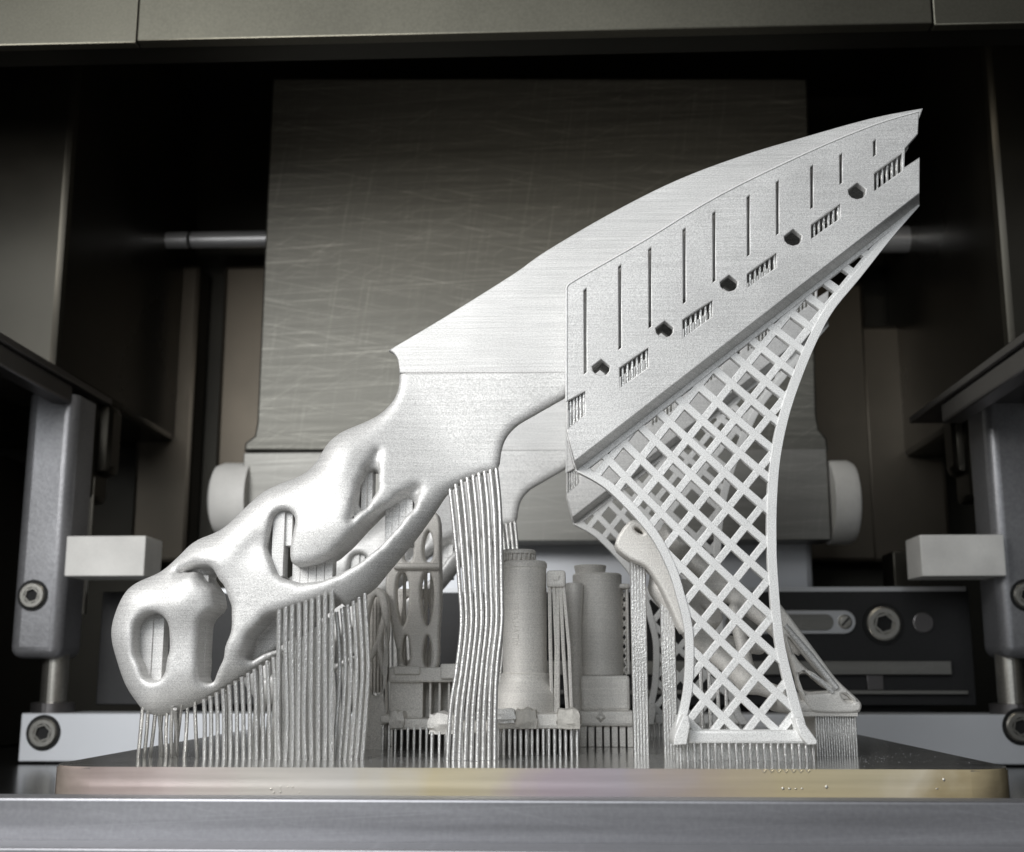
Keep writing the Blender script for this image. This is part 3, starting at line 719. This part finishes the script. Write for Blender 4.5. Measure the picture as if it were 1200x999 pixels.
for k in range(6):
    x = 394 + k * 6.7; yt = np.interp(x, [393, 418, 440], [722, 706, 690]) - 4; e = 430 - 395
    tube('rod', rod_path([(x, yt), (x + 3, 750), (x + 4, 790), (x + 1, 840), (x - 3, base_py(x - 3, .0285))], YH - .003, .0285), .0006, 'sintered_rod', wav, 7)
    if k in (1, 4): tube('rod', rod_path([(x + 3, yt - 2), (x + 5, 770), (x + 3, 850), (x, base_py(x, .037))], YH + .003, .037), .00055, 'sintered_rod', wav, 7)
heel = thing('support_rods', (at(553, 880, .028).x, .028, 0), 'long S-curved support rods hanging from the blade heel to plate', 'supports', GRP); KN.append(heel)
n = 9
for k in range(n):
    t = k / (n - 1)
    top = (527.5 + 54 * t, np.interp(527.5 + 54 * t, [525, 541, 560, 583], [578, 566, 558, 552]) - 3)
    w_ = 47 / 52
    pts = [top, (top[0] + 5.5 - 1 * t, top[1] + 50), (539 + 49 * t, 690), (541 + 47 * t, 732), (535.5 + 47 * t, 784), (528.5 + 52 * t, 830), (524.5 + 55.5 * t, base_py(540, .0275))]
    tube('rod', rod_path(pts, YH - .001, .0275, 6), .00064, 'sintered_rod', heel, 8)
    if k % 2 == 1: tube('rod', rod_path([(a + 3, b) for a, b in pts[:-1]] + [(pts[-1][0] + 3, base_py(540, .033))], YH + .0008, .033, 6), .00055, 'sintered_rod', heel, 7)
comb = thing('support_comb', (at(873, 891, YL0).x, YL0, 0), 'row of short supports under the lattice stand base', 'supports', 'combs under the stands'); KN.append(comb)
for k in range(20):
    x = 797 + k * 8.2
    A = at(x, 868, YL0 - .0035)
    tube('rod', [(A.x, YL0 - .0032, A.z), (A.x, YL0 - .0032, 0)], .00045, 'sintered_rod', comb, 6)
A = at(792, 869, YL0); B = at(952, 869, YL0)
box('comb_backing', A.x, B.x, YL0 + .001, YL0 + .0018, 0, A.z, 'sintered_rod', comb)
# blocks of support material standing inside the handle openings
blocks = thing('support_blocks', (at(250, 700, .03).x, .03, .04), 'square support bars standing inside the handle openings', 'supports', 'support bars in the handles'); KN.append(blocks)
def sblock(x0_, y0_, x1_, y1_, Y=.027, dy=.006):
    pbox('support_bar', x0_, y0_, x1_, y1_, Y, Y + dy, 'sintered', blocks, .0002)
sblock(164, 712, 175.5, 806, .030, .005); sblock(176.5, 712, 188.5, 806, .0305, .005)
sblock(234, 674, 238.5, 806, .031, .004)
sblock(320.5, 588, 331.5, 676, .0265); sblock(332.5, 588, 342, 640, .0275)
sblock(424, 540, 429.5, 600, .030); sblock(430.5, 540, 436, 600, .031)
for k in range(5): sblock(343 + k * 9.5, 652, 351 + k * 9.5, 700, .030)
for k in range(4): sblock(452 + k * 8, 570, 459 + k * 8, 640, .032)

# ------------------------------------------------ second, identical set further back
OFF = (0, .131, 0)
dup(knife, OFF, 'second printed knife standing behind the first, mostly hidden')
dup(stand, OFF, 'second sheath and lattice stand, seen behind the front lattice')
LB = ['rear knife support rods under its handle end, far row', 'rear knife comb of rods below its lower handle edge', 'rear knife dense rods under its handle arm',
      'rear knife bowed rods beside its handle arm rods', 'rear knife curved rods below its blade heel, above the round cap', 'rear row of short supports under the back lattice stand', 'rear support bars inside the back handle openings']
for o, lb in zip(KN, LB): dup(o, OFF, lb)

# ================================================================== parts printed between the knives
M2 = 'sintered_warm'
def comb_row(parent, px0, px1, ptop, Y, n, rad=.0005, m=None, z0=0.0):
    for k in range(n):
        x = px0 + (px1 - px0) * k / (n - 1); A = at(x, ptop, Y)
        tube('support_rod', [(A.x, Y, A.z), (A.x, Y, z0)], rad, m or 'sintered_rod', parent, 6)
def lump(name, px0, py0, px1, py1, Y0, Y1, m, parent, seed=0):
    rg_ = random.Random(seed); A = at(px0, py0, Y0); B = at(px1, py1, Y0)
    c = Vector(((A.x + B.x) / 2, (Y0 + Y1) / 2, (A.z + B.z) / 2)); hx, hy, hz = abs(B.x - A.x) / 2, (Y1 - Y0) / 2, abs(A.z - B.z) / 2
    bm = bmesh.new(); bmesh.ops.create_cube(bm, size=2); bmesh.ops.subdivide_edges(bm, edges=bm.edges[:], cuts=5, use_grid_fill=True)
    for v in bm.verts:
        u_ = v.co.normalized(); top = max(0, v.co.z)
        p = v.co * .72 + u_ * .42 * (1 if v.co.z > -.5 else .8); n1 = rg_.uniform(-.07, .07)
        p = Vector((p.x * (1 - .12 * top), p.y, p.z + .10 * math.sin(5 * v.co.x + seed) * (v.co.z > .5))) * (1 + n1)
        v.co = Vector((c.x + p.x * hx, c.y + p.y * hy, c.z + p.z * hz))
    return bm_obj(name, bm, m, parent, smooth=True)
# ---- valve body with two cylinders
YV = .066
def cyl(name, pxc, Y, prof_px, parent, m=M2, sides=48):
    """lathe from (half-width px, row px) pairs at depth Y"""
    k = (Y - CAM[1]) / F_PX; c = at(pxc, 700, Y)
    return lathe(name, [(w_ * k, at(pxc, py, Y).z) for w_, py in prof_px], (c.x, Y, 0), (0, 0, 1), m, parent, sides)
v1 = thing('valve_housing', (at(618, 880, YV).x, YV, 0), 'taller grey cylinder with flared foot and ribbed cap beside the S-curved rods', 'housing')
cyl('cylinder_body', 615, YV, [(0, 658), (24, 658.5), (26, 661), (26, 666), (25.2, 667), (25.2, 789), (28, 790), (28, 796.5), (29, 799), (35.5, 811), (37, 814), (37, 840), (0, 840)], v1)
cyl('cap', 608, YV, [(0, 644.5), (18.5, 645), (20, 646.5), (20, 650), (17.5, 650.5), (17.5, 658), (0, 658)], v1)
k_ = (YV - CAM[1]) / F_PX; c = at(608, 650, YV)
for k in range(22):
    th = 2 * math.pi * k / 22; x = c.x + math.cos(th) * 18.8 * k_; y = YV + math.sin(th) * 18.8 * k_
    tube('cap_rib', [(x, y, at(608, 649.5, YV).z), (x, y, at(608, 658.2, YV).z)], .00035, M2, v1, 5)
pbox('flange', 581, 836, 678, 855, YV - .016, YV + .016, M2, v1, .0012)
for (a_, b_) in ((604, 629), (653, 680)): lump('flange_boss', a_, 832, b_, 855, YV - .0178, YV - .008, 'powder', v1, a_)
lump('flange_lip', 572, 832, 604, 848, YV - .0185, YV - .010, 'sintered_lattice', v1, 5)
comb_row(v1, 584, 676, 853, YV - .0145, 15)
comb_row(v1, 588, 672, 853, YV + .008, 9)
box('comb_backing', at(590, 880, YV).x, at(672, 880, YV).x, YV + .012, YV + .013, 0, at(600, 853, YV + .012).z, 'comb_shade', v1)  # dark sheet standing for the shade between the comb rods
# embossed marking on the cylinder, too worn to read: seven raised characters in a column
em = bmesh.new(); kk = 15.3
gl = [((0, 0, 1, 0), (1, 0, 1, 1), (0, 1, 1, 1)), ((0, 0, 0, 1), (0, 1, 1, 1), (1, 0, 1, 1)), ((0, 0, 1, 1), (0, 1, 1, 0)), ((0, 0, 1, 0), (.5, 0, .5, 1), (0, 1, 1, 1)), ((0, 0, 0, 1), (0, 1, 1, .5), (0, 0, 1, .5)), ((0, 0, 0, 1), (0, 1, 1, 1), (1, 1, 1, 0), (0, 0, 1, 0)), ((0, 0, 1, 1), (0, 1, 1, 1), (0, .5, 1, .2))]
Yf_ = YV - 25.2 * k_ + .0006
for k in range(7):
    for (a1, b1, a2, b2) in gl[k]:
        A = at(600.5 + a1 * 7, 708 + k * 7.1 + b1 * 5, Yf_); B = at(600.5 + a2 * 7, 708 + k * 7.1 + b2 * 5, Yf_)
        dx = A.x - at(615, 700, YV).x; yy = YV - math.sqrt(max((25.2 * k_) ** 2 - dx * dx, 0))
        dx2 = B.x - at(615, 700, YV).x; y2 = YV - math.sqrt(max((25.2 * k_) ** 2 - dx2 * dx2, 0))
        mm = tube_mesh([(A.x, yy, A.z), (B.x, y2, B.z)], .00015, 5); tmpb = bmesh.new(); tmpb.from_mesh(mm); em.from_mesh(mm); tmpb.free()
bm_obj('embossed_marking', em, M2, v1)
# side lug with its own supports
lug = pbox('side_lug', 640.5, 668.5, 663, 688.5, YV - .006, YV + .006, M2, v1, .0009)
c = at(651, 676, YV - .006); lathe('lug_disc', [(.0013, 0), (.0013, -.0002), (.0009, -.0003), (0, -.0003)], c, (0, 1, 0), M2, v1, 20)
for k, (a_, b_, c_) in enumerate(((644, 645, 647), (649, 652, 651), (653.5, 654, 654), (657, 660, 665), (660.5, 667, 670))):
    for yy in (-.0045, .003):
        A = at(a_, 687, YV + yy); B = at(b_, 760, YV + yy); C_ = at(c_, 836, YV + yy)
        tube('lug_support', [A, B, C_], .0006, M2, v1, 7)
# ---- second cylinder
Y2 = .104
v2 = thing('valve_cylinder', (at(700, 870, Y2).x, Y2, 0), 'wider grey cylinder with stepped top and slim column beside it', 'housing')
cyl('cylinder_body', 700, Y2, [(0, 672.5), (27, 673), (28.5, 675), (28.5, 791), (0, 791)], v2)
cyl('cap', 692, Y2, [(0, 662.5), (18, 663), (19, 664), (17, 672.6), (0, 672.8)], v2)
pbox('cylinder_base', 680, 791.5, 739, 834, Y2 - .012, Y2 + .016, M2, v2, .0012)
pbox('flange', 676, 833, 745, 852, Y2 - .0145, Y2 + .018, M2, v2, .0012)
c = at(704, 841, Y2 - .0145); bm = bmesh.new(); bmesh.ops.create_cone(bm, segments=4, radius1=.003, radius2=.0006, depth=.002, cap_ends=True)
bmesh.ops.rotate(bm, verts=bm.verts[:], cent=(0, 0, 0), matrix=Matrix.Rotation(R(90), 3, 'X')); bmesh.ops.translate(bm, verts=bm.verts[:], vec=c)
bm_obj('flange_peak', bm, M2, v2)
for k in range(7):
    x = 680 + k * 9.2; A = at(x, 851, Y2 - .013); B = at(x + 7.2, 851, Y2 - .013)
    box('support_block', A.x, B.x, Y2 - .013 + .0004 * (k % 2), Y2 + .012, 0, A.z, M2, v2, bevel=.0003)
cyl('column', 673, Y2 - .008, [(0, 683), (9, 683.5), (10.5, 686), (10, 700), (8.2, 730), (8, 770), (9.2, 800), (10.5, 834), (0, 834)], v2, sides=28)
# lattice rib on the right of the cylinder
pbox('rib_post', 733, 688, 738.5, 791, Y2 - .003, Y2 + .003, M2, v2, .0006)
pbox('rib_top', 724, 684, 739, 690, Y2 - .004, Y2 + .004, M2, v2, .0008)
for k in range(9):
    ya = 692 + k * 11
    for (xa, xb) in ((728, 735), (735, 728)):
        tube('rib_strut', [at(xa, ya, Y2), at(xb, ya + 11, Y2)], .0004, M2, v2, 5)

# ---- left organic bracket standing on its box
YO = .084
br = thing('organic_bracket', (at(488, 875, YO).x, YO, 0), 'grey printed bracket with long oval openings on a ribbed box', 'bracket')
def oval(cx, y0, y1, w_, top=1.0, n=20):
    out = []
    for k in range(n):
        th = 2 * math.pi * k / n; s_ = math.sin(th); c_ = math.cos(th)
        out.append((cx + w_ * c_ * (1 - .25 * (s_ if top > 0 else -s_)), (y0 + y1) / 2 + (y1 - y0) / 2 * s_))
    return out
lobes = [(452, 672), (470, 610), (492, 600), (514, 604), (516.5, 650), (517, 700), (514.5, 740), (510, 786), (470, 786), (464, 760), (457, 725)]
plate('web', spline(lobes, 4, True), [oval(471.5, 670, 734, 7.5), oval(500.5, 670, 734, 7.5), oval(475.5, 744, 781, 5, -1), oval(500.5, 744, 783, 5, -1), oval(502, 622, 659, 6, -1), oval(478, 630, 659, 6, -1)], YO - .004, YO + .002, M2, br, .0009)
plate('rear_web', [(455, 690), (516, 690), (512, 786), (470, 786)], [oval(478, 700, 775, 6), oval(498, 700, 775, 6)], YO + .010, YO + .013, M2, br, .0006)
for x in (474, 484, 499, 506): tube('inner_rod', [at(x, 668, YO + .006), at(x, 786, YO + .006)], .0006, M2, br, 6)
tube('cross_tie', [at(462, 664, YO - .0045), at(515, 664, YO - .0045)], .0011, M2, br, 8)
pbox('box_lid', 455, 782, 536, 800, YO - .007, YO + .02, M2, br, .0008)
pbox('lid_step', 461, 781, 492, 791, YO - .0082, YO - .005, M2, br, .0006)
pbox('lid_block', 516, 778, 536, 796, YO - .0085, YO - .005, M2, br, .0006)
pbox('box_wall', 457, 799, 494, 842, YO - .005, YO - .003, M2, br, .0003)
pbox('box_back', 494, 799, 536, 842, YO + .004, YO + .006, M2, br, .0003)
for x in (494, 504, 515, 526, 534): pbox('box_rib', x - 1.2, 799, x + 1.2, 842, YO - .005, YO + .0035, M2, br, .0002)
pbox('flange', 455, 842, 524, 856, YO - .010, YO + .018, M2, br, .001)
lump('flange_boss', 456, 834, 473, 854, YO - .012, YO - .004, M2, br, 9)
pbox('flange_tab', 445, 838, 457, 848, YO - .012, YO - .004, M2, br, .0008)
comb_row(br, 449, 522, 850, YO - .0095, 11)
box('comb_backing', at(458, 880, YO).x, at(524, 880, YO).x, YO + .004, YO + .005, 0, at(500, 854, YO).z, 'comb_shade', br)  # dark sheet puts shade behind this comb by colour
pbox('base_skirt', 434, 876, 452, 884, YO - .004, YO + .01, M2, br, .0003)
# front clip of powder-white supports (between bracket and S rods)
cl = thing('support_clip', (at(515, 890, .055).x, .055, 0), 'pale lumpy flange end on short rods behind the S-curved rods', 'flange')
lump('clip_body', 502, 837, 532, 861, .053, .066, M2, cl, 2)
pbox('clip_strip', 525, 846, 592, 860, .0535, .066, 'powder', cl, .001)
comb_row(cl, 506, 586, 858, .053, 10)
# side truss with oval opening, left of the bracket
tr = thing('side_truss', (at(436, 875, .078).x, .078, 0), 'grey upright truss plate with tall oval opening, left of the ribbed box', 'truss')
tro = spline([(420, 690), (440, 688), (454, 700), (456, 740), (452, 780), (452, 878), (424, 878), (422, 800), (416, 740)], 4, True)
plate('truss_web', tro, [oval(440, 698, 817, 11, -1)], .076, .080, M2, tr, .0009)
tube('truss_strut', [at(452, 720, .078), at(444, 752, .078), at(451, 790, .078)], .0012, M2, tr, 8)
tube('truss_strut', [at(444, 752, .078), at(432, 775, .078)], .0011, M2, tr, 8)
for k in range(5): tube('truss_rod', [at(432 + k * 4, 700, .086), at(431 + k * 4, 812, .086)], .0006, M2, tr, 6)

# ---- lightweight bracket behind the front lattice (right)
YG = .066
lg = thing('light_bracket', (at(900, 880, YG).x, YG, 0), 'organic grey bracket sloping from a round lug down to its right foot', 'bracket')
def w3(px, py, Y): return np.array(at(px, py, Y))
h2 = .0008
lo_ = w3(715, 850, YG); hi_ = w3(1015, 600, YG)
gx = np.arange(lo_[0], hi_[0], h2); gz = np.arange(lo_[2], hi_[2], h2); gy = np.arange(YG - .022, YG + .026, h2)
X, Y, Z = np.meshgrid(gx, gy, gz, indexing='ij')
segs = [((770, 670, -.008), (785, 705, -.006), .0026, .0030), ((775, 690, -.006), (815, 745, -.004), .0036, .0030), ((815, 745, -.004), (875, 800, -.006), .0030, .0026), ((875, 800, -.006), (950, 826, -.010), .0026, .0022),
        ((790, 640, .008), (850, 690, .004), .0034, .0026), ((850, 690, .004), (920, 745, -.002), .0034, .0026), ((920, 745, -.002), (935, 765, -.004), .0026, .0012),
        ((815, 745, .010), (890, 760, .006), .0024, .0022), ((890, 720, .014), (905, 735, .012), .0022, .0012), ((800, 660, .012), (890, 720, .014), .0034, .0022),
        ((860, 715, -.002), (880, 800, -.006), .0022, .0022), ((775, 690, -.006), (850, 690, .004), .003, .003)]
f = None
for A, B, ra, rb in segs:
    c = capsule3(X, Y, Z, w3(A[0], A[1], YG + A[2]), w3(B[0], B[1], YG + B[2]), ra, rb); f = c if f is None else smin(f, c, .003)
# foot plate
F0 = w3(918, 822, YG - .016); F1 = w3(1007, 836, YG - .016)
def rbox(c, hsz, r): 
    qx = np.abs(X - c[0]) - hsz[0] + r; qy = np.abs(Y - c[1]) - hsz[1] + r; qz = np.abs(Z - c[2]) - hsz[2] + r
    return np.sqrt(np.maximum(qx, 0) ** 2 + np.maximum(qy, 0) ** 2 + np.maximum(qz, 0) ** 2) + np.minimum(np.maximum(qx, np.maximum(qy, qz)), 0) - r
fc = np.array([(F0[0] + F1[0]) / 2, YG, (F0[2] + F1[2]) / 2]); f = smin(f, rbox(fc, ((F1[0] - F0[0]) / 2, .017, .0022), .0020), .0025)
# lugs with bores, axis tilted up to the right
axl = np.array([.50, -.55, .67]); axl /= np.linalg.norm(axl)
for (px, py, dy, rl, hl, rb_) in ((789, 634, .004, .0055, .0036, .0020), (822, 722, -.002, .0060, .0034, .0018)):
    c = w3(px, py, YG + dy); t = (X - c[0]) * axl[0] + (Y - c[1]) * axl[1] + (Z - c[2]) * axl[2]
    rad = np.sqrt(np.maximum((X - c[0]) ** 2 + (Y - c[1]) ** 2 + (Z - c[2]) ** 2 - t * t, 0))
    f = smin(f, np.maximum(rad - rl, np.abs(t) - hl), .0012); f = np.maximum(f, -np.maximum(rad - rb_, np.abs(t) - hl - .004))
hc = w3(991, 820, YG - .010); f = np.maximum(f, .0019 - np.hypot(X - hc[0], Y - hc[1]))
f[0] = f[-1] = .001; f[:, 0] = f[:, -1] = .001; f[:, :, 0] = f[:, :, -1] = .001
me = nets_mesh('bracket_body', f.astype(np.float32), (gx[0], gy[0], gz[0]), h2); link_mesh('bracket_body', me, M2, lg)
def quad_web(name, pts, th, m=M2):
    P = [Vector(w3(a_, b_, YG + c_)) for a_, b_, c_ in pts]; n_ = (P[1] - P[0]).cross(P[-1] - P[0]).normalized() * th / 2
    bm = bmesh.new(); va = [bm.verts.new(p + n_) for p in P]; vb_ = [bm.verts.new(p - n_) for p in P]
    bm.faces.new(va); bm.faces.new(vb_[::-1])
    for k in range(len(P)): j = (k + 1) % len(P); bm.faces.new((va[k], va[j], vb_[j], vb_[k]))
    return bm_obj(name, bm, m, lg)
hole_l = [(749 + 5.2 * math.cos(k * .5236) + 1.5 * math.sin(k * .5236), 622 + 3.6 * math.sin(k * .5236) + 2 * math.cos(k * .5236)) for k in range(12)]
plate('lug_plate', spline([(737, 611), (752, 612), (769, 625), (785, 648), (798, 684), (806, 730), (800, 742), (786, 712), (772, 684), (757, 664), (738, 655), (721, 637)], 3, True), [hole_l], YG - .0195, YG - .0075, M2, lg, .0009)
def onfoot(px, dy): p = w3(px, 815, YG + dy); return (p[0], p[1], fc[2] + .0012 + (dy + .016) * .06)
quad_web('foot_slope', [(927, 834, -.0165), (1005, 834, -.0165), (1000, 820, .016), (935, 818, .016)], .0028)
LZ = lambda a_, b_: (800 + a_ / 4.345, 620 + b_ / 4.345)
leg_o = spline([LZ(*p) for p in ((470, 350), (600, 515), (700, 650), (790, 770), (880, 855), (912, 890), (908, 925), (880, 937), (700, 937), (640, 912), (590, 800), (560, 700), (520, 570), (480, 440))], 4, True)
leg_h = [spline([LZ(*p) for p in h_], 3, True) for h_ in (((538, 548), (600, 622), (680, 715), (742, 790), (728, 796), (660, 738), (600, 682), (560, 618)), ((596, 744), (645, 738), (702, 775), (760, 826), (700, 836), (642, 838), (606, 812)), ((812, 842), (835, 846), (866, 872), (868, 885), (842, 884), (818, 864)))]
plate('leg_plate', leg_o, leg_h, YG - .0172, YG - .0132, M2, lg, .0008)
plate('leg_back', [(p[0] * .985 + 13, p[1] * .985 + 10) for p in leg_o], [[(p[0] * .985 + 13, p[1] * .985 + 10) for p in h_] for h_ in leg_h[:2]], YG + .006, YG + .009, M2, lg, .0006)
tube('rib', [w3(*LZ(520, 490), YG - .0174), w3(*LZ(650, 645), YG - .0176), w3(*LZ(785, 812), YG - .0174)], [.0008, .0010, .0009], 'sintered', lg, 10)
tube('rib', [w3(*LZ(650, 740), YG - .0172), w3(*LZ(705, 775), YG - .0174), w3(*LZ(765, 832), YG - .0172)], [.0005, .0008, .0007], 'sintered', lg, 10)
zf = fc[2] - .0024
for k in range(17):
    x = at(957, 880, YG - .014).x + (at(1003, 880, YG - .014).x - at(957, 880, YG - .014).x) * k / 16
    tube('support_rod', [(x, YG - .015, zf), (x, YG - .015, 0)], .0004, 'sintered_rod', lg, 6)
box('support_core', at(955, 880, YG - .013).x, at(1002, 880, YG - .013).x, YG - .0145, YG + .014, 0, zf, 'sintered_warm', lg)
def column(px0, px1, ptop, Y, n, slope=0):
    for k in range(n):
        x = px0 + (px1 - px0) * k / (n - 1); A = at(x, ptop + slope * k / (n - 1), Y)
        tube('support_rod', [(A.x, Y, A.z), (A.x, Y, 0)], .00062, 'sintered_rod', lg, 6)
column(740, 754, 648, YG - .012, 5, 8); column(775, 788, 684, YG - .008, 5, 10)
column(820, 850, 752, YG - .004, 4, 30); column(742, 752, 648, YG - .009, 3)

# ------------------------------------------------ loose powder lying on the plate round the supports
rg = random.Random(11); vs, fs = [], []
def grain_at(x, y, r):
    b = len(vs)
    for dx, dy, dz in ((1, 0, 0), (0, 1, 0), (-1, 0, 0), (0, -1, 0), (0, 0, 1)): vs.append((x + dx * r * rg.uniform(.7, 1.3), y + dy * r * rg.uniform(.7, 1.3), dz * r * .8))
    for k in range(4): fs.append((b + k, b + (k + 1) % 4, b + 4))
for (cx_, cy_, sx_, sy_, n_) in ((-.075, .036, .03, .008, 220), (-.045, .03, .02, .006, 160), (-.015, .03, .012, .006, 120), (.0, .055, .02, .008, 160), (.025, .085, .02, .01, 160), (.06, .03, .025, .008, 240), (.085, .05, .02, .01, 140), (0, .06, .09, .03, 420)):
    for _ in range(n_):
        x = rg.gauss(cx_, sx_); y = rg.gauss(cy_, sy_)
        if abs(x) < .118 and .003 < y < .2: grain_at(x, y, rg.choice((.00010, .00012, .00015, .0002)))
me = bpy.data.meshes.new('loose_powder'); me.from_pydata(vs, [], fs); me.update()
tag(link_mesh('loose_powder', me, 'post_metal'), 'grains of loose metal powder scattered on the plate round the supports', 'powder', kind='stuff')
